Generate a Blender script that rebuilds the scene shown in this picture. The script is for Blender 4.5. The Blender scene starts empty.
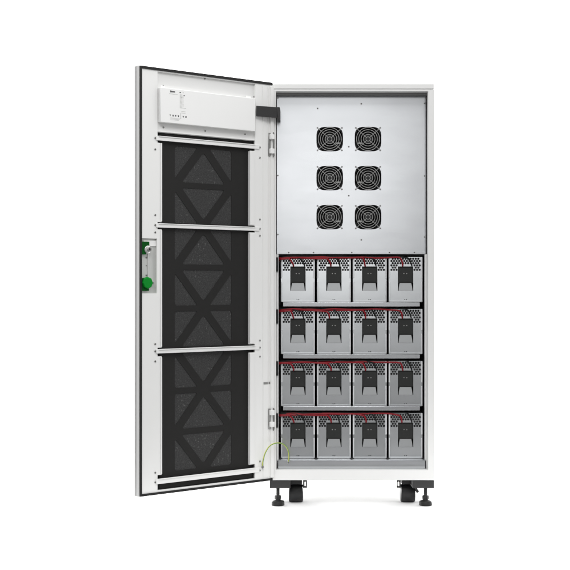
import bpy, bmesh, math, random
from mathutils import Vector, Matrix
from mathutils.geometry import delaunay_2d_cdt
random.seed(7)
SC = bpy.context.scene
COL = SC.collection
S = 0.00368                 # metres per building unit
CAM = 1263.0                # camera distance from the cabinet's front plane, units
EYE = 220.5                 # camera height, units
PI = math.pi

# ------------------------------------------------------------------ materials
def mat(name, color, rough=0.5, metal=0.0, bump=0.0, bscale=900.0, stretch=None, cvar=0.0, rvar=0.0, spec=0.5, coat=0.0, vary=0.0):
    m = bpy.data.materials.new(name); m.use_nodes = True
    nt = m.node_tree; b = nt.nodes['Principled BSDF']
    b.inputs['Base Color'].default_value = (*color, 1)
    b.inputs['Roughness'].default_value = rough
    b.inputs['Metallic'].default_value = metal
    b.inputs['Specular IOR Level'].default_value = spec
    b.inputs['Coat Weight'].default_value = coat
    if bump or cvar or rvar:
        tc = nt.nodes.new('ShaderNodeTexCoord'); mp = nt.nodes.new('ShaderNodeMapping')
        if stretch: mp.inputs['Scale'].default_value = stretch
        nz = nt.nodes.new('ShaderNodeTexNoise'); nz.inputs['Scale'].default_value = bscale; nz.inputs['Detail'].default_value = 3
        nt.links.new(tc.outputs['Object'], mp.inputs['Vector']); nt.links.new(mp.outputs['Vector'], nz.inputs['Vector'])
        if bump:
            bp = nt.nodes.new('ShaderNodeBump'); bp.inputs['Strength'].default_value = bump; bp.inputs['Distance'].default_value = 0.001
            nt.links.new(nz.outputs['Fac'], bp.inputs['Height']); nt.links.new(bp.outputs['Normal'], b.inputs['Normal'])
        if cvar:
            mx = nt.nodes.new('ShaderNodeMapRange'); mx.inputs['From Min'].default_value = .3; mx.inputs['From Max'].default_value = .7
            mx.inputs['To Min'].default_value = 1 - cvar; mx.inputs['To Max'].default_value = 1 + cvar
            vm = nt.nodes.new('ShaderNodeVectorMath'); vm.operation = 'SCALE'; vm.inputs[0].default_value = color
            nt.links.new(nz.outputs['Fac'], mx.inputs['Value']); nt.links.new(mx.outputs['Result'], vm.inputs['Scale'])
            nt.links.new(vm.outputs['Vector'], b.inputs['Base Color'])
            if vary:        # sheets from different batches differ a little
                oi = nt.nodes.new('ShaderNodeObjectInfo'); rm = nt.nodes.new('ShaderNodeMapRange'); rm.inputs['To Min'].default_value = 1 - vary; rm.inputs['To Max'].default_value = 1 + vary
                v2 = nt.nodes.new('ShaderNodeVectorMath'); v2.operation = 'SCALE'
                nt.links.new(oi.outputs['Random'], rm.inputs['Value']); nt.links.new(rm.outputs['Result'], v2.inputs['Scale']); nt.links.new(vm.outputs['Vector'], v2.inputs[0]); nt.links.new(v2.outputs['Vector'], b.inputs['Base Color'])
        if rvar:
            mr = nt.nodes.new('ShaderNodeMapRange'); mr.inputs['From Min'].default_value = .3; mr.inputs['From Max'].default_value = .7
            mr.inputs['To Min'].default_value = rough - rvar; mr.inputs['To Max'].default_value = rough + rvar
            nt.links.new(nz.outputs['Fac'], mr.inputs['Value']); nt.links.new(mr.outputs['Result'], b.inputs['Roughness'])
    return m

M = dict(
    paint=mat('white_powder_paint', (.85, .85, .838), .42, bump=.05, bscale=2200),
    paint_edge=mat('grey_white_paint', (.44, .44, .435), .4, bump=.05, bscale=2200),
    plastic_white=mat('white_plastic', (.88, .88, .87), .45),
    pan=mat('pan_paint', (.78, .78, .77), .45, bump=.05, bscale=2200),
    galv=mat('galvanised_steel', (.70, .715, .735), .25, .9, bscale=7, stretch=(1, 1, 3), cvar=.03, vary=.03),
    steel=mat('module_steel', (.74, .76, .775), .25, .9, bscale=9, stretch=(1, 1, 2), cvar=.05, vary=.10),
    steel_dark=mat('case_steel', (.33, .34, .35), .5, .9),
    zinc=mat('zinc_screw', (.34, .34, .33), .35, .9),
    bright=mat('bright_zinc', (.78, .78, .77), .3, .7),
    tabm=mat('pressed_steel_tab', (.36, .37, .375), .5, .6),
    bead=mat('rolled_steel_edge', (.74, .75, .76), .45, .15),
    cavity=mat('battery_casing', (.09, .09, .092), .6),
    wire=mat('chromed_wire', (.45, .45, .44), .35, .8),
    rubber=mat('gasket_rubber', (.012, .012, .012), .6, spec=.3),
    blackm=mat('black_metal', (.028, .028, .028), .45, bump=.1, bscale=1500),
    blackp=mat('black_plastic', (.018, .018, .018), .5, bump=.1, bscale=1800, spec=.35),
    wheel=mat('caster_rubber', (.012, .012, .013), .38, bump=.05, bscale=900),
    conn=mat('connector_plastic', (.022, .023, .022), .55, bump=.08, bscale=1800, spec=.3),
    lattice=mat('filter_lattice', (.019, .0185, .018), .75, bump=.1, bscale=900, spec=.2),
    foam=mat('filter_foam', (.05, .05, .05), .95, bump=1.0, bscale=300, cvar=.3, spec=.1),
    fan=mat('fan_plastic', (.028, .028, .029), .4, spec=.4),
    red=mat('red_cable', (.23, .005, .012), .45, spec=.3),
    black_c=mat('black_cable', (.008, .008, .008), .5, spec=.25),
    green=mat('green_plastic', (.002, .24, .022), .55, spec=.12),
    green_d=mat('dark_green_plastic', (.001, .075, .008), .6, spec=.1),
    yellow=mat('yellow_insulation', (.62, .60, .13), .45),
    ygreen=mat('green_insulation', (.12, .30, .06), .45),
    clip=mat('grey_label', (.30, .30, .29), .5),
    latch=mat('latch_plate_zinc', (.60, .61, .59), .4, .35),
    shade_grey=mat('painted_shade_grey', (.26, .26, .258), .6),  # shade below the top rail, put into the colour
    ink=mat('grey_ink', (.10, .10, .10), .7),
    ink_l=mat('light_ink', (.52, .52, .51), .7),
    floor=mat('white_floor', (.93, .93, .93), .9, spec=.0),
)

# dust specks caught in the foam
nt = M['foam'].node_tree; b = nt.nodes['Principled BSDF']; old = b.inputs['Base Color'].links[0].from_socket
tc = nt.nodes.new('ShaderNodeTexCoord'); n1 = nt.nodes.new('ShaderNodeTexNoise'); n1.inputs['Scale'].default_value = 170; n1.inputs['Detail'].default_value = 2
n2 = nt.nodes.new('ShaderNodeTexNoise'); n2.inputs['Scale'].default_value = 14
mr = nt.nodes.new('ShaderNodeMapRange'); mr.inputs['From Min'].default_value = .60; mr.inputs['From Max'].default_value = .76
m2 = nt.nodes.new('ShaderNodeMapRange'); m2.inputs['From Min'].default_value = .4; m2.inputs['From Max'].default_value = .65; m2.inputs['To Min'].default_value = .1
mu = nt.nodes.new('ShaderNodeMath'); mu.operation = 'MULTIPLY'; mx = nt.nodes.new('ShaderNodeMix'); mx.data_type = 'RGBA'
for n in (n1, n2): nt.links.new(tc.outputs['Object'], n.inputs['Vector'])
nt.links.new(n1.outputs['Fac'], mr.inputs['Value']); nt.links.new(n2.outputs['Fac'], m2.inputs['Value'])
nt.links.new(mr.outputs['Result'], mu.inputs[0]); nt.links.new(m2.outputs['Result'], mu.inputs[1]); nt.links.new(mu.outputs[0], mx.inputs['Factor'])
nt.links.new(old, mx.inputs[6]); mx.inputs[7].default_value = (.14, .14, .137, 1); nt.links.new(mx.outputs[2], b.inputs['Base Color'])

# ------------------------------------------------------------------ geometry helpers
class MB:
    """collects faces in building units; each face carries a material key"""
    def __init__(s): s.v = []; s.f = []; s.m = []; s.keys = []
    def k(s, key):
        if key not in s.keys: s.keys.append(key)
        return s.keys.index(key)
    def add(s, vs, fs, key):
        o = len(s.v); s.v += [Vector(p) for p in vs]; i = s.k(key)
        for f in fs: s.f.append([o + a for a in f]); s.m.append(i)
    def box(s, x0, x1, y0, y1, z0, z1, key, T=None):
        vs = [(x, y, z) for x in (x0, x1) for y in (y0, y1) for z in (z0, z1)]
        if T: vs = [T @ Vector(p) for p in vs]
        s.add(vs, [(0, 1, 3, 2), (4, 6, 7, 5), (0, 4, 5, 1), (2, 3, 7, 6), (0, 2, 6, 4), (1, 5, 7, 3)], key)
    def hexa(s, a, b, key):     # two quads (same winding), joined
        s.add(list(a) + list(b), [(0, 1, 2, 3), (7, 6, 5, 4), (0, 4, 5, 1), (1, 5, 6, 2), (2, 6, 7, 3), (3, 7, 4, 0)], key)
    def tube(s, pts, r, key, n=10, key2=None, closed=False, caps=True):
        pts = [Vector(p) for p in pts]; N = len(pts); rings = []; prev = None
        for i, p in enumerate(pts):
            if closed: t = pts[(i + 1) % N] - pts[i - 1]
            else: t = pts[min(i + 1, N - 1)] - pts[max(i - 1, 0)]
            t.normalize()
            if prev is None:
                a = Vector((0, 1, 0)) if abs(t.y) < .9 else Vector((1, 0, 0))
                prev = (a - t * a.dot(t)).normalized()
            else: prev = (prev - t * prev.dot(t)).normalized()
            b = t.cross(prev)
            rings.append([p + prev * math.cos(2 * PI * j / n) * r + b * math.sin(2 * PI * j / n) * r for j in range(n)])
        vs = [q for R in rings for q in R]; fa, fb = [], []
        for i in range(N if closed else N - 1):
            i2 = (i + 1) % N
            for j in range(n):
                q = (i * n + j, i * n + (j + 1) % n, i2 * n + (j + 1) % n, i2 * n + j)
                (fb if key2 and j % (n // 2) < 2 else fa).append(q)
        if caps and not closed: fa += [tuple(range(n))[::-1], tuple((N - 1) * n + j for j in range(n))]
        o = len(s.v); s.v += vs
        for fl, kk in ((fa, key), (fb, key2)):
            for f in fl: s.f.append([o + a for a in f]); s.m.append(s.k(kk))
    def lathe(s, prof, c, key, n=24, axis='z'):
        # prof: (radius, height) pairs
        vs = []
        for r, h in prof:
            for j in range(n):
                a = 2 * PI * j / n; p, q = r * math.cos(a), r * math.sin(a)
                vs.append({'z': (c[0] + p, c[1] + q, c[2] + h), 'y': (c[0] + p, c[1] + h, c[2] + q), 'x': (c[0] + h, c[1] + p, c[2] + q)}[axis])
        fs = [(i * n + j, i * n + (j + 1) % n, (i + 1) * n + (j + 1) % n, (i + 1) * n + j) for i in range(len(prof) - 1) for j in range(n)]
        fs += [tuple(range(n))[::-1], tuple((len(prof) - 1) * n + j for j in range(n))]
        s.add(vs, fs, key)
    def sheet(s, outer, holes, f0, f1, key):
        """flat sheet with holes; f0/f1 map 2-D points to the two faces"""
        loops = [outer] + holes; P = []; E = []
        for L in loops:
            o = len(P); P += [Vector((p[0], p[1])) for p in L]
            E += [(o + i, o + (i + 1) % len(L)) for i in range(len(L))]
        v2, e2, fc, *_ = delaunay_2d_cdt(P, E, [], 0, 1e-6)
        def inside(c):
            n = 0
            for L in loops:
                for (ax, ay), (bx, by) in zip(L, L[1:] + L[:1]):
                    if (ay > c.y) != (by > c.y) and c.x < ax + (c.y - ay) / (by - ay) * (bx - ax): n += 1
            return n % 2
        fc = [t for t in fc if inside((v2[t[0]] + v2[t[1]] + v2[t[2]]) / 3)]
        s.add([f0(*p) for p in v2], [tuple(f) for f in fc], key)
        s.add([f1(*p) for p in v2], [tuple(reversed(f)) for f in fc], key)
        for L in loops:
            n = len(L)
            s.add([f0(*p) for p in L] + [f1(*p) for p in L], [(i, (i + 1) % n, n + (i + 1) % n, n + i) for i in range(n)], key)
    def build(s, name, parent=None, origin=(0, 0, 0), bevel=0.0, rot=None, angle=35):
        o = Vector(origin)
        me = bpy.data.meshes.new(name)
        me.from_pydata([tuple((p - o) * S) for p in s.v], [], s.f)
        for key in s.keys: me.materials.append(M[key])
        me.polygons.foreach_set('material_index', s.m)
        bm = bmesh.new(); bm.from_mesh(me)
        bmesh.ops.remove_doubles(bm, verts=bm.verts, dist=1e-6)
        bmesh.ops.recalc_face_normals(bm, faces=bm.faces)
        bm.to_mesh(me); bm.free()
        me.polygons.foreach_set('use_smooth', [True] * len(me.polygons)); me.set_sharp_from_angle(angle=math.radians(angle))
        ob = bpy.data.objects.new(name, me); COL.objects.link(ob)
        if parent: ob.parent = parent
        if bevel:
            b = ob.modifiers.new('edge', 'BEVEL'); b.width = bevel * S; b.segments = 2; b.limit_method = 'ANGLE'; b.angle_limit = math.radians(50)
            b.harden_normals = False
        return ob

def empty(name, loc=(0, 0, 0), parent=None):
    o = bpy.data.objects.new(name, None); COL.objects.link(o); o.location = Vector(loc) * S; o.empty_display_size = .05
    if parent: o.parent = parent
    return o
def tag(o, label, cat, group=None):
    o['label'] = label; o['category'] = cat
    if group: o['group'] = group
    return o

def P(px, py, d=0.0):       # where the photo's sight line meets depth d behind the front plane
    f = (CAM + d) / CAM
    return Vector(((px - 285) * f, d, EYE + (286 - py) * f))
def X(px, d): return P(px, 0, d).x
def Z(py, d): return P(0, py, d).z
def rrect(cx, cy, w, h, r, n=5):
    out = []
    for sx, sy, a0 in ((1, 1, 0), (-1, 1, 90), (-1, -1, 180), (1, -1, 270)):
        for i in range(n + 1):
            a = math.radians(a0 + 90 * i / n)
            out.append((cx + sx * (w / 2 - r) + r * math.cos(a), cy + sy * (h / 2 - r) + r * math.sin(a)))
    return out
def rect(x0, x1, z0, z1): return [(x0, z0), (x1, z0), (x1, z1), (x0, z1)]
def spline(pts, n=8):
    pts = [Vector(p) for p in pts]; q = [pts[0]] + pts + [pts[-1]]; out = []
    for i in range(1, len(q) - 2):
        a, b, c, d = q[i - 1], q[i], q[i + 1], q[i + 2]
        for k in range(n):
            t = k / n
            out.append(.5 * (2 * b + (c - a) * t + (2 * a - 5 * b + 4 * c - d) * t * t + (3 * b - a - 3 * c + d) * t ** 3))
    return out + [pts[-1]]
def screw(mb, x, y, z, r=.95, key='zinc', h=.55):   # screw head facing the camera (-y)
    mb.lathe([(r, 0), (r, -h * .6), (r * .75, -h)], (x, y, z), key, 12, 'y')
    mb.lathe([(r * .38, -h), (r * .38, -h - .04)], (x, y, z), 'blackp', 6, 'y')

# ------------------------------------------------------------------ the setting
g = MB(); g.add([(-620, 480, 0), (620, 480, 0), (620, -150, 0), (-620, -150, 0)], [(0, 1, 2, 3)], 'floor')
fl = g.build('floor'); fl['kind'] = 'structure'

# ------------------------------------------------------------------ the cabinet
ORG = Vector((67.5, 115, 0))
cab = empty('power_cabinet', ORG)
tag(cab, 'tall white power supply cabinet on casters with its perforated filter door swung open', 'cabinet')
DEPTH = 231
f = MB()    # front frame ring: 20 deep
f.sheet(rect(X(270, 0), X(434.8, 0), Z(480.3, 0), Z(89.2, 0)), [rect(X(276, 0), X(428, 0), Z(470, 0), Z(91.3, 0))],
        lambda a, b: (a, 0, b), lambda a, b: (a, 10, b), 'paint')
f.build('front_frame', cab, ORG, bevel=.55)
xl, xr = X(270, 0), X(434.8, 0)
for sx, a, b in ((0, xl, xl + 1.4), (1, xr - 1.4, xr)):
    q = MB(); q.box(a + .15, b - .15, 10.1, DEPTH, Z(480, 0), Z(89.03, 0), 'paint'); q.build('side_panel', cab, ORG)
q = MB(); q.box(xl + .1, xr - .1, DEPTH + .05, DEPTH + 1.2, Z(480.1, 0), Z(89.05, 0), 'paint'); q.build('rear_panel', cab, ORG)
q = MB(); q.box(xl + 1.3, xr - 1.3, 10.1, DEPTH, Z(480, 0), Z(478.6, 0), 'paint'); q.build('bottom_panel', cab, ORG)
q = MB(); q.box(xl - .1, xr - .7, -.3, DEPTH + 1.4, Z(89.0, 0), Z(83.7, 0), 'paint'); q.build('top_cover', cab, ORG, bevel=.6)

# fan panel
DP = 20
f0 = lambda a, b: (a, DP, b)
f1 = lambda a, b: (a, DP + 1, b)
fans = [(329.7 if c == 0 else 368.0, y) for y in (139.1, 178.1, 217.1) for c in (0, 1)]
K = (CAM + DP) / CAM
q = MB()
FO = []
for px, py in fans:
    w, h = 26.6 * K, 24.6 * K; c = P(px, py, DP); L = []
    for i in range(56):
        a = 2 * PI * i / 56; ca, sa = math.cos(a), math.sin(a); e = 2 / 3.6
        L.append((c.x + math.copysign(abs(ca) ** e, ca) * w / 2, c.z + math.copysign(abs(sa) ** e, sa) * h / 2))
    FO.append(L)
q.sheet(rect(X(276.9, DP), X(425.7, DP), Z(254, DP), Z(95.4, DP)), FO, f0, f1, 'galv')
q.box(X(277, DP), X(425.4, DP), DP - 1.1, DP - .1, Z(253.8, DP), Z(251.4, DP), 'galv')       # folded bottom edge
for px, py in ((317.7, 108.5), (361.3, 103.8), (348.7, 146.7), (348.7, 195.7), (361.3, 239.9)):
    p = P(px, py, DP); screw(q, p.x, DP - .02, p.z, .85)
for py in (98, 175.5, 234.5): p = P(277.9, py, DP); screw(q, p.x, DP - .02, p.z, .8)
for py in (103.4, 176, 237): p = P(424.6, py, DP); screw(q, p.x, DP - .02, p.z, .8)
for px in (288.7, 313.5, 351.8, 389.5, 414.5): p = P(px, 252.5, DP - 1); screw(q, p.x, DP - 1.12, p.z, .8)
q.build('fan_panel', cab, ORG)

for i, (px, py) in enumerate(fans):
    c = P(px, py, DP)
    t = empty('cooling_fan', c - ORG, cab)
    def at(mb, name, par, bevel=0): return mb.build(name, par, c, bevel=bevel)
    h = MB()
    o = rrect(c.x, c.z, 31, 29, 2.5)
    n = 48; ring = [(c.x + 13.9 * math.cos(2 * PI * k / n), c.z + 13.9 * math.sin(2 * PI * k / n)) for k in range(n)]
    h.sheet(o, [[(c.x + (a - c.x), c.z + (b - c.z)) for a, b in ring]], lambda a, b: (a, DP + 2, b), lambda a, b: (a, DP + 14, b), 'fan')
    for k in range(4):          # struts at the back
        a = math.radians(45 + 90 * k); d = Vector((math.cos(a), 0, math.sin(a)))
        h.tube([c + d * 5 + Vector((0, 12.5, 0)), c + d * 14 + Vector((0, 12.5, 0))], .8, 'fan', 6)
    h.lathe([(5.6, 12), (5.6, 13.5)], c, 'fan', 24, 'y')
    h.box(c.x - 15, c.x + 15, DP + 15, DP + 16, c.z - 14, c.z + 14, 'fan')
    at(h, 'fan_housing', t)
    r = MB()
    r.lathe([(.1, 2.2), (4.2, 2.2), (4.9, 2.9), (4.9, 11)], c, 'fan', 28, 'y')
    ph = random.random() * 6
    for k in range(7):
        a0 = ph + 2 * PI * k / 7; A = []; B = []
        for u in range(6):
            rr = 4.6 + 8.6 * u / 5; sw = .10 * u / 5
            for lst, da, dy in ((A, -.26 + sw, 3.6), (B, .34 + sw, 9.2)):
                a = a0 + da; lst.append((c.x + rr * math.cos(a), c.y + dy, c.z + rr * math.sin(a)))
        r.add(A + B, [(u, u + 1, 7 + u, 6 + u) for u in range(5)], 'fan')
    at(r, 'rotor', t)
    w = MB()
    for rr in (2.2, 4.7, 7.1, 9.5, 11.7):
        w.tube([c + Vector((rr * math.cos(2 * PI * k / 40), -.75, rr * math.sin(2 * PI * k / 40))) for k in range(40)], .32, 'wire', 7, closed=True)
    for k in range(4):
        a = math.radians((43, 137, 223, 317)[k]); sx, sz = math.copysign(1, math.cos(a)), math.copysign(1, math.sin(a))
        e = c + Vector((sx * 12.4, -.4, sz * 11.4))
        w.tube([c + Vector((2.2 * math.cos(a), -.35, 2.2 * math.sin(a))), c + Vector((9 * math.cos(a), -.35, 9 * math.sin(a))), e], .3, 'wire', 7)
        screw(w, e.x, e.y + .38, e.z, .9)
    at(w, 'finger_guard', t)
    l = MB(); sx = 1 if i % 2 == 0 else -1
    lx = c.x + sx * 8.4
    l.box(lx - 1.9, lx + 1.9, DP - 1.7, DP - 1.15, c.z - 5.1, c.z - 3.6, 'clip')
    at(l, 'cable_clip', t)

q = MB(); q.box(X(276.1, 12), X(427.9, 12), 10.2, 12, Z(95.5, 12), Z(90.4, 12), 'shade_grey'); q.build('top_shade_strip', cab, ORG)  # added dark strip standing in for the shaded underside of the frame
# rack posts beside the battery shelves
for a, b in ((276.15, 278.5), (424.9, 427.85)):
    q = MB(); q.box(X(a, 12), X(b, 12), 12, 17.5, Z(469.6, 12), Z(254.3, 12), 'paint'); q.build('rack_post', cab, ORG, bevel=.3)
for k in range(4):
    q = MB(); y0 = 257.3 + 52 * k
    q.box(X(276.15, 11), X(278.2, 11), 10.4, 11.9, Z(y0 + 14.3, 11), Z(y0, 11), 'blackp'); q.build('locking_clip', cab, ORG, bevel=.2)
for y0, y1 in ((133.5, 156), (408.5, 429.5)):
    q = MB(); q.box(X(273.3, -1), X(274.6, -1), -.8, -.05, Z(y1, -1), Z(y0, -1), 'zinc'); q.build('hinge_leaf', cab, ORG, bevel=.15)
# shelves: lip and deck of each of the three upper, tray at the bottom
DM = 21
for k in range(3):
    yb = 302.5 + 52 * k
    q = MB(); d = DM - 3.5
    q.box(X(283, d), X(419.8, d), d, d + 1, Z(yb + 3.9, d), Z(yb, d), 'galv')
    q.box(X(283.2, d), X(419.6, d), d + 1.2, 215, Z(yb + 1.6, d), Z(yb + .5, d), 'galv')
    q.build('shelf', cab, ORG, bevel=.3)
q = MB(); d = 12
q.box(X(276.9, d), X(426.3, d), d, d + 1, Z(469.2, d), Z(460.6, d), 'galv')
q.box(X(277, d), X(426, d), d - .9, 215, Z(460.5, d), Z(459.7, d), 'galv')
q.box(X(277, d), X(426, d), d - 3, d - .1, Z(469.9, d), Z(469.0, d), 'galv')
q.build('bottom_tray', cab, ORG, bevel=.25)
q = MB(); q.box(X(276, 30), X(428, 30), DP + 30, 215, Z(254.6, DP), Z(253.6, DP), 'steel_dark'); q.build('divider_deck', cab, ORG)

# base: beams, levelling feet, casters
for sgn, b0, b1, cx0, cx1 in ((-1, 269.7, 290.4, 288.8, 303.0), (1, 412.6, 434.2, 400.7, 415.0)):
    q = MB(); q.box(X(b0, 2), X(b1, 2), 2, 34, Z(488.3, 2), Z(480.45, 2), 'blackm'); q.build('base_beam', cab, ORG, bevel=.35)
    fx = X(277.9 if sgn < 0 else 425.6, 7)
    lf = MB()
    lf.lathe([(1.65, 8), (1.65, 19.5)], (fx, 7, 0), 'blackm', 16)
    for h in range(7): lf.lathe([(1.6, 11.4 + h), (1.95, 11.8 + h), (1.6, 12.2 + h)], (fx, 7, 0), 'blackm', 16)
    lf_o = lf.build('levelling_foot', cab, ORG)
    nb = MB(); nb.lathe([(2.6, 6.3), (3.3, 6.6), (3.3, 9.4), (2.6, 10.2)], (fx, 7, 0), 'blackp', 6); nb.build('lock_nut', lf_o, ORG)
    pd = MB(); pd.lathe([(6.1, .0), (6.5, .5), (6.5, 3.4), (5.9, 4.6), (3.0, 5.6), (2.6, 6.3)], (fx, 7, 0), 'blackp', 28); pd.build('foot_pad', lf_o, ORG)
    for rear in (0, 1):
        dy = 0 if not rear else 172
        x0, x1 = X(cx0, 25), X(cx1, 25); xm = (x0 + x1) / 2
        R = 9.0; cy = 28 + dy
        fk = MB()
        s0, s1 = (X(303.2, 20), X(306.9, 20)) if sgn < 0 else (X(396.6, 20), X(400.4, 20))
        # mounting plate and the fork's broad side plate with its slot
        fk.box(min(x0, s0) + .2, max(x1, s1), cy - 10, cy + 12, 24.3, 25.6, 'blackm')
        sm = (s0 + s1) / 2
        fk.sheet(rect(s0, s1, 15.6, 24.2), [rrect(sm - sgn * .1, 19.6, 1.5, 4.4, .7)], lambda a, b: (a, cy - 9, b), lambda a, b: (a, cy - 8, b), 'blackm')
        fk.box(x0 + 1, x1 - 1, cy - 6.5, cy + 6, 18.8, 24.1, 'blackp')
        for sx in (x0 - .9, x1 + .1): fk.hexa([(sx, cy - 6, 24), (sx, cy + 6, 24), (sx, cy + 2.5, 14), (sx, cy - 2.5, 14)], [(sx + .8, cy - 6, 24), (sx + .8, cy + 6, 24), (sx + .8, cy + 2.5, 14), (sx + .8, cy - 2.5, 14)], 'blackm')
        if sgn > 0 and not rear:
            fk.hexa([P(412.5, 486.5, 22), P(416.6, 487.6, 20), P(419.2, 491.6, 20), P(417, 493.2, 20)], [p + Vector((0, 4, 0)) for p in (P(412.5, 486.5, 22), P(416.6, 487.6, 20), P(419.2, 491.6, 20), P(417, 493.2, 20))], 'blackm')
        fko = fk.build('caster', cab, ORG, bevel=.25)
        wh = MB(); W = x1 - x0
        wh.lathe([(3, 0), (R - .8, 0), (R - .2, .35), (R, 1.1), (R + .12, W / 2), (R, W - 1.1), (R - .2, W - .35), (R - .8, W), (3, W)], (x0, cy, R), 'wheel', 40, 'x')
        wh.build('wheel', fko, ORG)

# ------------------------------------------------------------------ the door
r_ = (272.5 - 285) / CAM
HX, HD = -12.48, 2.0            # inner face, hinge edge: x, distance in front of the frame
FX, FD = -134.05, 101.8         # inner face, free edge
DW = math.hypot(FX - HX, FD - HD)
ux, ud = (FX - HX) / DW, (FD - HD) / DW
nx, nd = ud, -ux                # inner-face normal, towards the viewer
def duv(px, py, w=0.0):
    r = (px - 285) / CAM
    u = (r * (CAM - HD - nd * w) - HX - nx * w) / (ux + r * ud)
    return u, EYE + (286 - py) * (CAM - (HD + ud * u + nd * w)) / CAM
def U(px, w=0.0): return duv(px, 0, w)[0]
def V(py, px=157.5, w=0.0): return duv(px, py, w)[1]
ROT = math.atan2(-ud, ux)
door_loc = Vector((HX, -HD, 0))
DT = 8.0
VT, VB = V(65.2, 139.2), V(497.0, 139.2)
def D(u, w, v): return (u, w, v)            # door local axes: x = u, y = w (towards viewer), z = v
u0, u1, U1, U0 = U(157.6), U(161.7), U(249.3), U(255.0)
# inner sheet with the filter window and the pan opening
vs = {k: V(k) for k in (71.4, 131.5, 142.4, 222.0, 229.2, 347.7, 356.5, 475.2, 490.3)}
left = [(u0, vs[131.5]), (u0, vs[142.4]), (u1, vs[142.4] - .8), (u1, vs[222.0]), (u0, vs[222.0]), (u0, vs[229.2]), (u1, vs[229.2]),
        (u1, vs[347.7]), (u0, vs[347.7]), (u0, vs[356.5]), (u1, vs[356.5]), (u1, vs[475.2]), (u0, vs[475.2]), (u0, vs[490.3])]
mir = {u0: U0, u1: U1}
right = [(mir[a], b) for a, b in reversed(left)]
win = left + right
win[0] = (u0, vs[131.5] - .01); win[-1] = (U0, vs[131.5] - .01)
la = [U(141.6), U(157.0)]; lv = [V(238.2, 141), V(293.4, 141)]
pan_hole = rect(U(255.3), u0, vs[131.5] + .8, vs[71.4])
d = MB()
d.sheet(rect(0, DW, VB, VT), [win, pan_hole, rect(la[1], la[0] , lv[1], lv[0])], lambda a, b: (a, 0, b), lambda a, b: (a, -2.0, b), 'paint')
d.box(DW - 1.0, DW, -DT, -2.0, VB, VT, 'paint_edge'); d.box(0, 1.0, -DT, -2.0, VB, VT, 'paint')
d.box(1.0, DW - 1.0, -DT, -2.0, VT - 1.0, VT, 'paint'); d.box(1.0, DW - 1.0, -DT, -2.0, VB, VB + 1.0, 'paint')
d.box(1.0, DW - 1.0, -DT, -DT + 1, VB + 1.0, VT - 1.0, 'paint')
d.box(DW, DW + .45, -DT + .6, -DT + 2.4, VB + .5, VT - .5, 'paint_edge')     # folded bead along the free edge
d.box(DW, DW + .3, -1.6, -.1, VB + .3, VT - .3, 'paint_edge')
# pan floor
d.box(U(256.5), U(156.5), -2.9, -2.05, vs[131.5] - .5, vs[71.4] + .6, 'pan')
# raised folds beside the filter on the hinge side, in three lengths
for a, b in ((142.9, 221.2), (230.2, 346.8), (357.4, 474.4)):
    d.box(U(253.6), U1, .02, 1.3, V(b), V(a), 'paint')
    d.box(u1 + 0, U(160.6), .02, .6, V(b), V(a), 'paint')
d.box(U(263.2), U(262.6), .02, .5, VB + 3.5, VT - 4.5, 'paint')
d.box(U(268.2), U(267.6), .02, .5, VB + 3.5, VT - 4.5, 'paint')
d.box(.15, U(269.9), .02, 2.2, VB + 3.5, VT - 4.5, 'paint')                   # hinge-side return
d.box(U(270.0), U(263.4), .02, .35, V(384.2, 266), V(382.0, 266), 'zinc')
d.box(U(269.8), U(263.4), .02, .30, VB + 4, V(384.5, 266), 'paint')
def dscrew(mb, px, py, w, r=.95):
    u, v = duv(px, py, w)
    mb.lathe([(r, 0), (r, .3), (r * .75, .55)], (u, w, v), 'zinc', 12, 'y'); mb.lathe([(r * .38, .5), (r * .38, .6)], (u, w, v), 'blackp', 6, 'y')
for py in (138, 149.3, 215, 225, 232.3, 344, 351.2, 361.3, 472.7, 482.3): dscrew(d, 155.2, py, .02, 1.0)
for py in (147.4, 157.7, 219.4, 228.8, 235.7, 340.5, 347.6, 356.6, 461.3, 470.4): dscrew(d, 259.8, py, .02, 1.0)
for px, py in ((163.3, 86.0), (254.0, 96.6), (204.9, 78.7), (163.5, 127.4), (205.2, 131.0), (245.0, 134.3)): dscrew(d, px, py, -2.0, .9)
door = d.build('door', cab, (0, 0, 0), bevel=.25)
door.location = (door_loc - ORG) * S; door.rotation_euler = (0, 0, ROT)

def dpart(mb, name, bevel=0): return mb.build(name, door, (0, 0, 0), bevel=bevel)
q = MB(); gw = DW - U(141.6)
q.box(DW - gw, DW - .1, .03, .9, VB + .1, VT - .1, 'rubber')
q.box(.4, DW - gw - .02, .03, .9, VT - 2.6, VT - .1, 'rubber')
q.box(.4, DW - gw - .02, .03, .9, VB + .1, VB + 2.4, 'rubber')
dpart(q, 'door_gasket', .2)
for a, b in ((135.8, 140.4), (223.3, 227.5), (349.1, 353.5), (478.8, 484.1)):
    q = MB(); q.box(U(259.0), U(155.8), -.2 + .25, .95, V(b), V(a), 'paint'); q.box(U0 + .6, u0 - .6, .97, 1.7, V(a + .9), V(a), 'paint')
    dpart(q, 'cross_bar', .25)
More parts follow.
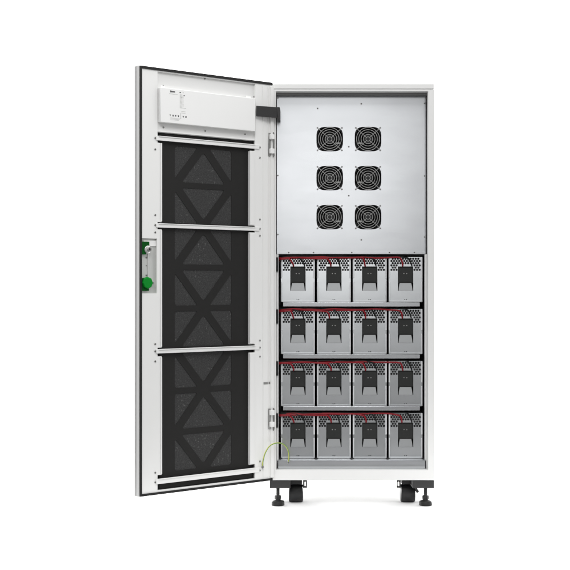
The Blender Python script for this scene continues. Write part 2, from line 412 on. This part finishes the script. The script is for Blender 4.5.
# filter: lattice in front of foam
q = MB(); q.box(U(256.5), U(156.3), -3.6, -3.1, VB + 3, vs[131.5] + .3, 'rubber')
dpart(q, 'backing_sheet')
fa, fb = U(232.9), U(176.2); fc = (fa + fb) / 2
fv0, fv1 = V(484, 200), V(133, 200) - 8
def inset(tri, th, td, rr=3.0):
    c = sum((Vector(p) for p in tri), Vector((0, 0))) / 3
    A = [Vector(p) for p in tri]
    if (A[1] - A[0]).cross(A[2] - A[0]) < 0: A.reverse()
    out = []
    for i in range(3):
        p, q_, r = A[i - 1], A[i], A[(i + 1) % 3]
        e1, e2 = (q_ - p).normalized(), (r - q_).normalized()
        n1, n2 = Vector((-e1.y, e1.x)), Vector((-e2.y, e2.x))
        tt = [th if abs(e.y) < .1 else (.0 if abs(e.x) < .1 else td) for e in (e1, e2)]
        # the point tt away from both edges
        cr = n1.x * n2.y - n1.y * n2.x
        out.append(q_ + Vector(((tt[0] * n2.y - tt[1] * n1.y) / cr, (tt[1] * n1.x - tt[0] * n2.x) / cr)))
    res = []
    for i in range(3):
        p, q_, r = out[i - 1], out[i], out[(i + 1) % 3]
        a = q_ + (p - q_).normalized() * min(rr, (p - q_).length * .3); b = q_ + (r - q_).normalized() * min(rr, (r - q_).length * .3)
        for t_ in (0, .33, .67, 1): res.append(tuple(a.lerp(q_, t_).lerp(q_.lerp(b, t_), t_)))
    return res
lev = [145.5 + 40.65 * k for k in range(9)]
lv_v = [V(y, 205) for y in lev]
holes = []
for k in range(8):
    a, b = lv_v[k], lv_v[k + 1]
    up = k % 2 == 0         # apex at the upper level
    top, bot = (a, b) if up else (b, a)
    holes.append(inset([(fc, top), (fa, bot), (fb, bot)], 2.7, 4.3))
    holes.append(inset([(fa, top), (fa, bot), (fc, top)], 2.7, 3.6)); holes.append(inset([(fb, top), (fb, bot), (fc, top)], 2.7, 3.6))
def clampu(L): return [(min(max(a, fa), fb), b) for a, b in L]
q = MB(); q.sheet(rect(U(250.2), U(160.8), fv0, fv1 + 6), [clampu(h) for h in holes], lambda a, b: (a, -2.4, b), lambda a, b: (a, -2.75, b), 'lattice')
dpart(q, 'filter_frame')
q = MB(); q.box(U(249), U(162), -3.05, -2.8, fv0 + 1, fv1 + 5, 'foam'); dpart(q, 'filter_foam')
# document pocket with its printed instruction label
pw = 3.0
q = MB()
pu0, pu1 = U(255.2, pw), U(160.6, pw); pv0, pv1 = V(122.0, 160.6, pw), V(87.2, 160.6, pw)
q.box(pu0, pu1, -1.95, pw, pv0, pv1, 'plastic_white')
q.box(pu1 - 8, pu1 - 3, -1.95, -1.2, pv1, pv1 + 2.6, 'plastic_white'); q.box(pu0 + 2, pu0 + 8, -1.95, -1.2, pv1, pv1 + 2.6, 'plastic_white')
pocket = dpart(q, 'document_pocket', .5)
ink = MB()
def mark(px, py, w_, h_, key):
    u, v = duv(px, py, pw + .04); ink.box(u - w_, u, pw + .02, pw + .05, v - h_, v, key)
x = 170.1
for wd, hh in ((1.5, 1.9), (1.0, 1.3), (1.2, 1.4), (1.0, 1.3), (.8, 1.2)): mark(x, 90.3 + (x - 170) * .11 + (1.9 - hh) * .7, wd, hh, 'ink'); x += wd * .87 + .05
for k in range(9): mark(169.2 + k * .95, 93.4 + k * .1, .75, .55, 'ink_l')
for k in range(14):
    for j in range(3 if k % 4 else 2): mark(179.8 + j * 1.35 - (.0), 94.3 + k * 1.02 + j * .15, 1.25, .42, 'ink_l')
for px, py, w_, h_ in ((179.5, 92.1, 1.7, .8), (182.6, 92.5, 1.5, .4), (183.5, 95.2, 1.6, .8), (181.0, 97.2, 1.4, .5), (184.3, 108.2, 2.0, .5), (181.4, 111.3, 4.8, .35), (181.4, 112.8, 4.8, .35)):
    mark(px, py, w_, h_, 'ink' if h_ > .6 else 'ink_l')
mark(180.6, 112.9, .4, 5.4, 'ink_l')
for k, px in enumerate((169.6, 172.4, 175.0, 177.8, 182.6, 185.4)):
    yy = 114.3 + (px - 169) * .11
    mark(px, yy, 1.5, .7, 'ink'); mark(px + (.3, .1, .45, .2, .5, .0)[k], yy + .7, (.7, 1.3, .8, 1.2, .6, 1.4)[k], 1.0, 'ink')
for k in range(3): mark(170.4, 117.6 + k * .95, 12.5 - k * 1.5, .32, 'ink_l')
ink.build('printed_label', door)      # stays a sub-part of the door: depth is thing > part > sub-part
# latch recess
q = MB(); q.box(la[1] - .5, la[0] + .5, -2.9, -2.1, lv[1] - .5, lv[0] + .5, 'latch')
q.box(la[1] + .2, la[0] - 3.0, -2.05, -1.2, V(246, 150), V(240.5, 150), 'paint')
q.box(la[0] - 9.5, la[0] - 7.8, -2.05, -1.5, lv[1] + 4, lv[0] - 14, 'bright')
dscrew(q, 146.3, 265.5, -2.05, .5); dscrew(q, 146.5, 257.5, -2.05, .9); dscrew(q, 146.5, 275.2, -2.05, .9)
dpart(q, 'latch_plate', .2)
q = MB()
q.box(U(149.2), la[0] - .1, -2.0, .3, V(247.8, 145), V(241.6, 145), 'green_d'); q.box(U(146.0), la[0] - .1, -2.0, .3, V(254.4, 145), V(247.7, 145), 'green_d')
uu, vv = duv(147.5, 249.6); q.lathe([(3.6, -2), (3.6, .9), (3.1, 1.2)], (uu, 0, vv), 'bright', 24, 'y')
uu, vv = duv(149.5, 249.3, 1.5); q.lathe([(2.3, -.5), (2.3, 1.6), (1.9, 1.9)], (uu, 0, vv), 'zinc', 20, 'y'); q.lathe([(1.0, 1.88), (1.0, 1.96)], (uu, 0, vv), 'blackp', 12, 'y')
dpart(q, 'lock_cylinder', .3)
q = MB()
q.box(U(149.0), la[0] - .1, -2.0, .2, V(290.9, 145), V(278.0, 145), 'green_d')
uu, vv = duv(148.4, 282.8, 2.5); q.lathe([(5.3, -2), (5.5, 1.6), (5.1, 2.3)], (uu, 0, vv), 'green', 8, 'y')
q.box(uu - 7.2, uu - 5.2, -1.5, 1.4, vv - 1.3, vv + 1.3, 'zinc'); 
dpart(q, 'latch_knob', .35)
# hinges
for y0, y1 in ((133, 156), (408.5, 429)):
    q = MB(); ha, hb = U(271.6), U(267.6)
    q.box(U(271.2), hb, .55, 1.2, V(y1, 269), V(y0, 269), 'zinc')
    for yy in (y0 + 1.5, y1 - 7.3):
        q.box(ha - .3, U(268.6), .9, 4.6, V(yy + 5.0, 269), V(yy, 269), 'plastic_white')
    q.tube([(U(271.3), 3.4, V(y0 - .8, 270)), (U(271.3), 3.4, V(y1 + 1.5, 270))], .55, 'zinc', 10)
    dpart(q, 'hinge', .3)

# ------------------------------------------------------------------ door stay strap and earth wire
q = MB()
W2 = lambda px, py, dd: P(px, py, dd)
a = [W2(256.0, 105.6, -19), W2(279.0, 107.2, -7), W2(279.0, 118.0, -7), W2(256.0, 116.2, -19)]
q.hexa(a, [p + Vector((.8, 1.6, 0)) for p in a], 'blackm')
e = [W2(277.4, 106.9, -7.5), W2(279.9, 107.3, -5.5), W2(279.9, 119.2, -5.5), W2(277.4, 118.6, -7.5)]
q.hexa([p + Vector((0, -.8, 0)) for p in e], [p + Vector((.4, 25, 0)) for p in e], 'blackm')
q.build('door_stay', cab, ORG, bevel=.3)
q = MB()
ew = [P(262.4, 466.3, -12.2), P(263.0, 461, -14), P(265.2, 453, -15), P(269.5, 446.2, -13), P(275.5, 443.2, -7), P(282, 443.6, 2), P(287, 448, 6), P(288.9, 455, 8), P(288.4, 461.5, 10)]
q.tube(spline(ew, 8), .62, 'yellow', 10, key2='ygreen')
q.lathe([(1.5, 0), (1.5, -.8), (.9, -1.4)], P(262.6, 467.0, -12.2), 'zinc', 6, 'y')
p = P(262.5, 466.6, -11.6); q.box(p.x - 1.0, p.x + 1.0, p.y - .6, p.y, p.z - 1, p.z + 3.4, 'bright')
p = P(288.4, 461.6, 10); q.box(p.x - 1.0, p.x + 1.0, p.y - .3, p.y + .4, p.z - 2.2, p.z + 1.6, 'bright'); screw(q, p.x, p.y - .3, p.z - 1.0, .9)
q.build('earth_wire', cab, ORG)

# ------------------------------------------------------------------ battery modules
KM = (CAM + DM) / CAM
MW, MH = 33.9 * KM, 45.1 * KM
def dup(root, loc):
    r = root.copy(); COL.objects.link(r); r.location = Vector(loc) * S
    for ch in root.children:
        c = ch.copy(); COL.objects.link(c); c.parent = r
        for gch in ch.children:
            h = gch.copy(); COL.objects.link(h); h.parent = c
    return r
def make_module(loc):
    t = empty('battery_module', loc)
    hw = MW / 2
    # face sheet with the grip opening and the punched vent field
    oz0, oz1 = 11.4, 36.3; ow = 7.75
    hl = [rect(-ow, ow, oz0, oz1)]
    pitch = 2.61; r = 1.2; row = 2.24
    for j in range(6):
        z = MH - 1.8 - j * row
        for i in range(-7, 8):
            x = (i + (.5 if j % 2 else 0)) * pitch
            if abs(x) > 14.8: continue
            if z - r < oz1 + .2 and abs(x) < ow + r + .15: continue
            hl.append([(x + r * math.cos(PI * k / 4 + .39), z + r * math.sin(PI * k / 4 + .39)) for k in range(8)])
    q = MB(); q.sheet(rect(-hw + .1, hw - .1, .3, MH), hl, lambda a, b: (a, 0, b), lambda a, b: (a, .7, b), 'steel')
    for sx in (-1, 1):      # rolled side edges with the grip notch half way
        for z0, z1 in ((.6, 20.5), (24.5, MH - .3)):
            q.tube([(sx * (hw - .75), -.3, z0), (sx * (hw - .75), -.55, z0 + .8), (sx * (hw - .75), -.55, z1 - .8), (sx * (hw - .75), -.3, z1)], .8 if z0 > 20 else .62, 'bead', 10)
        a, b = sorted((sx * (hw - 2.2), sx * (hw - 2.7))); q.box(a, b, -.5, -.02, .6, 17.5, 'steel')
    q.box(-hw + 1.2, hw - 1.2, -2.2, -.02, .2, 1.3, 'steel')
    for x in (-.9, .9): q.lathe([(.45, -.02), (.45, -.3)], (x, 0, 2.6), 'blackp', 8, 'y')
    q.build('front_panel', t, bevel=.0)
    q = MB()
    q.box(-hw + .15, -hw + .95, .75, 150, .3, MH - .2, 'steel_dark'); q.box(hw - .95, hw - .15, .75, 150, .3, MH - .2, 'steel_dark')
    q.box(-hw + 1, hw - 1, .75, 150, .3, 1.1, 'steel_dark'); q.box(-hw + 1, hw - 1, .75, 150, MH - 1, MH - .2, 'steel_dark')
    q.box(-hw + 1, hw - 1, 149, 150, 1.2, MH - 1.1, 'steel_dark')
    q.box(-hw + 2, hw - 2, 7.5, 140, 1.2, MH - 15, 'blackp'); q.box(-hw + 2, hw - 2, 6.0, 140, MH - 14.8, MH - 1.1, 'cavity')
    q.build('case', t)
    q = MB(); q.box(-ow - .5, ow + .5, 1.0, 5.5, 19.7, oz1 + .6, 'conn'); q.box(-ow + 1.0, ow - 1.0, .5, .98, 20.6, oz1 - 1.2, 'conn')
    q.box(-ow + .2, ow - .2, -.1, .95, oz1 - .55, oz1 - .05, 'conn')
    for x in (-2.0, 1.6): q.lathe([(.6, .5), (.5, .4)], (-.2, 0, 28.7), 'blackp', 8, 'y') if x > 0 else None; q.lathe([(.62, .5), (.5, .36)], (x * .8, 0, 29.0), 'zinc', 8, 'y')
    q.build('socket', t, bevel=.2)
    q = MB()
    q.hexa([(-7.2, .15, 11.5), (7.2, .15, 11.5), (5.9, 1.2, 19.4), (-5.9, 1.2, 19.4)], [(-7.2, .9, 11.2), (7.2, .9, 11.2), (5.9, 1.9, 19.2), (-5.9, 1.9, 19.2)], 'tabm')
    q.build('tab', t)
    return t
cols = [297.9, 333.9, 369.75, 405.6]
proto = None
ordn = ('leftmost', 'second from left', 'third from left', 'rightmost')
rown = ('top shelf under the fan panel', 'second shelf from the top', 'third shelf from the top', 'bottom tray')
for rw in range(4):
    for c in range(4):
        base = P(cols[c], 302.1 + 52.05 * rw, DM)
        if proto is None: proto = make_module(base); t = proto; bare = list(proto.children)
        else: t = dup(proto, base)
        t.rotation_euler = (math.radians((-1.0, -.6, -.1, .2)[rw] + random.uniform(-.35, .35)), 0, math.radians(random.uniform(-.8, .8)))
        tag(t, f'grey steel battery module, {ordn[c]} on the {rown[rw]}', 'battery', 'battery modules on the cabinet shelves')
        t_col = t
        cabl = []
        left_x = X(279.6, DM) - base.x
        for col, key in (('red_cable', 'red'), ('black_cable', 'black_c')):
            q = MB(); j = lambda s=.35: random.uniform(-s, s) * 1.25
            rc = .79 if key == 'red' else .70
            if key == 'red':
                zt = MH - .1 - .40 * (3 - c) ; dy = -1.6 - 1.15 * (3 - c) * .55
                ex = -3.9 + j(.8)
                pts = [(left_x - .6, 6, zt - 2.2), (left_x + .6, dy + 1, zt - 1.0 + j(.2))]
                span = ex - 8.5 - left_x; nmid = max(1, int(span / 14))
                for k in range(1, nmid + 1):
                    xx = left_x + span * k / (nmid + .35); pts.append((xx, dy + j(.3), zt - .35 + j(.55)))
                pts += [(ex - 4.2 + j(.8), dy - .6, zt - 1.0 + j(.5)), (ex - 1.3 + j(.5), dy - .6, zt - 3.2 + j(.5)), (ex + j(.4), dy + .2, 38.0), (ex + .2, 1.2, 36.2), (ex + .3, 2.8, 34.8)]
            else:
                zt = MH + .7 - .25 * (3 - c); dy = -.3 - .7 * (3 - c) * .8
                ex = 6.1 + j(.5)
                pts = [(left_x - .6, 6, zt - 2.6), (left_x + .7, dy + 1, zt - .9 + j(.2))]
                span = ex - 12 - left_x; nmid = max(1, int(span / 14))
                for k in range(1, nmid + 1):
                    xx = left_x + span * k / (nmid + .25); pts.append((xx, dy + j(.4), zt + j(.5)))
                pts += [(ex - 6.5 + j(.8), dy - .9, zt - .9 + j(.5)), (ex - 2.2 + j(.6), dy - .9, zt - 3.0 + j(.5)), (ex - .2, dy - .2, 38.2), (ex + .1, 1.0, 36.3), (ex + .1, 2.8, 34.9)]
            q.tube(spline(pts, 7), rc, key, 10)
            cabl.append(q.build(col, None))
        # parent the cables after copying so each module keeps its own pair
        t['_c'] = 0; del t['_c']
        for cb in cabl: cb['_own'] = 1; cb.parent = t
        if t is proto: proto_cables = cabl; [setattr(cb, 'parent', None) for cb in cabl]
for cb in proto_cables: cb.parent = proto
for o in bpy.data.objects:
    if '_own' in o: del o['_own']

# ------------------------------------------------------------------ light
w = bpy.data.worlds.new('World'); SC.world = w; w.use_nodes = True
nt = w.node_tree; bg = nt.nodes['Background']
tc = nt.nodes.new('ShaderNodeTexCoord'); sp = nt.nodes.new('ShaderNodeSeparateXYZ'); mr = nt.nodes.new('ShaderNodeMapRange')
mr.interpolation_type = 'SMOOTHSTEP'
mr.inputs['From Min'].default_value = -.35; mr.inputs['From Max'].default_value = .55; mr.inputs['To Min'].default_value = .30; mr.inputs['To Max'].default_value = 3.0
nt.links.new(tc.outputs['Generated'], sp.inputs[0]); mz = nt.nodes.new('ShaderNodeMapRange'); mz.interpolation_type = 'SMOOTHSTEP'
mz.inputs['From Min'].default_value = -.24; mz.inputs['From Max'].default_value = .06; mz.inputs['To Min'].default_value = .10; mz.inputs['To Max'].default_value = .37
nt.links.new(sp.outputs['Z'], mz.inputs['Value']); nt.links.new(mz.outputs['Result'], mr.inputs['To Min'])
nt.links.new(sp.outputs['Y'], mr.inputs['Value']); nt.links.new(mr.outputs['Result'], bg.inputs['Color'])
bg.inputs['Strength'].default_value = 1.0
def area(name, loc, target, sx, sy, power):
    l = bpy.data.lights.new(name, 'AREA'); l.shape = 'RECTANGLE'; l.size = sx * S; l.size_y = sy * S; l.energy = power
    o = bpy.data.objects.new(name, l); COL.objects.link(o); o.location = Vector(loc) * S
    o.rotation_euler = (Vector(target) - Vector(loc)).to_track_quat('-Z', 'Y').to_euler(); return o
area('softbox_lamp', (70, -1300, 445), (60, 0, 320), 350, 350, 7.6)
area('key_lamp', (-60, -1120, 1180), (40, 0, 320), 1100, 380, 132)
area('overhead_fill_lamp', (0, -200, 1250), (0, -60, 0), 2400, 1300, 125)  # added fill from above, lifts the floor to white

area('low_fill_lamp', (60, 400, 34), (60, 60, 10), 900, 60, 105)  # added low fill behind the cabinet, washes out the shadow beneath it

# ------------------------------------------------------------------ camera
cd = bpy.data.cameras.new('camera'); co = bpy.data.objects.new('camera', cd); COL.objects.link(co)
co.location = (0, -CAM * S, EYE * S); co.rotation_euler = (PI / 2, 0, 0)
cd.sensor_fit = 'HORIZONTAL'; cd.sensor_width = 36; cd.lens = 36 * CAM / 570.0
cd.shift_y = 1.0 / 570; cd.clip_end = 200
SC.camera = co
SC.render.engine = 'CYCLES'
SC.cycles.max_bounces = 8; SC.cycles.use_denoising = True
SC.view_settings.view_transform = 'Standard'; SC.view_settings.look = 'None'; SC.view_settings.exposure = 0; SC.view_settings.gamma = 1
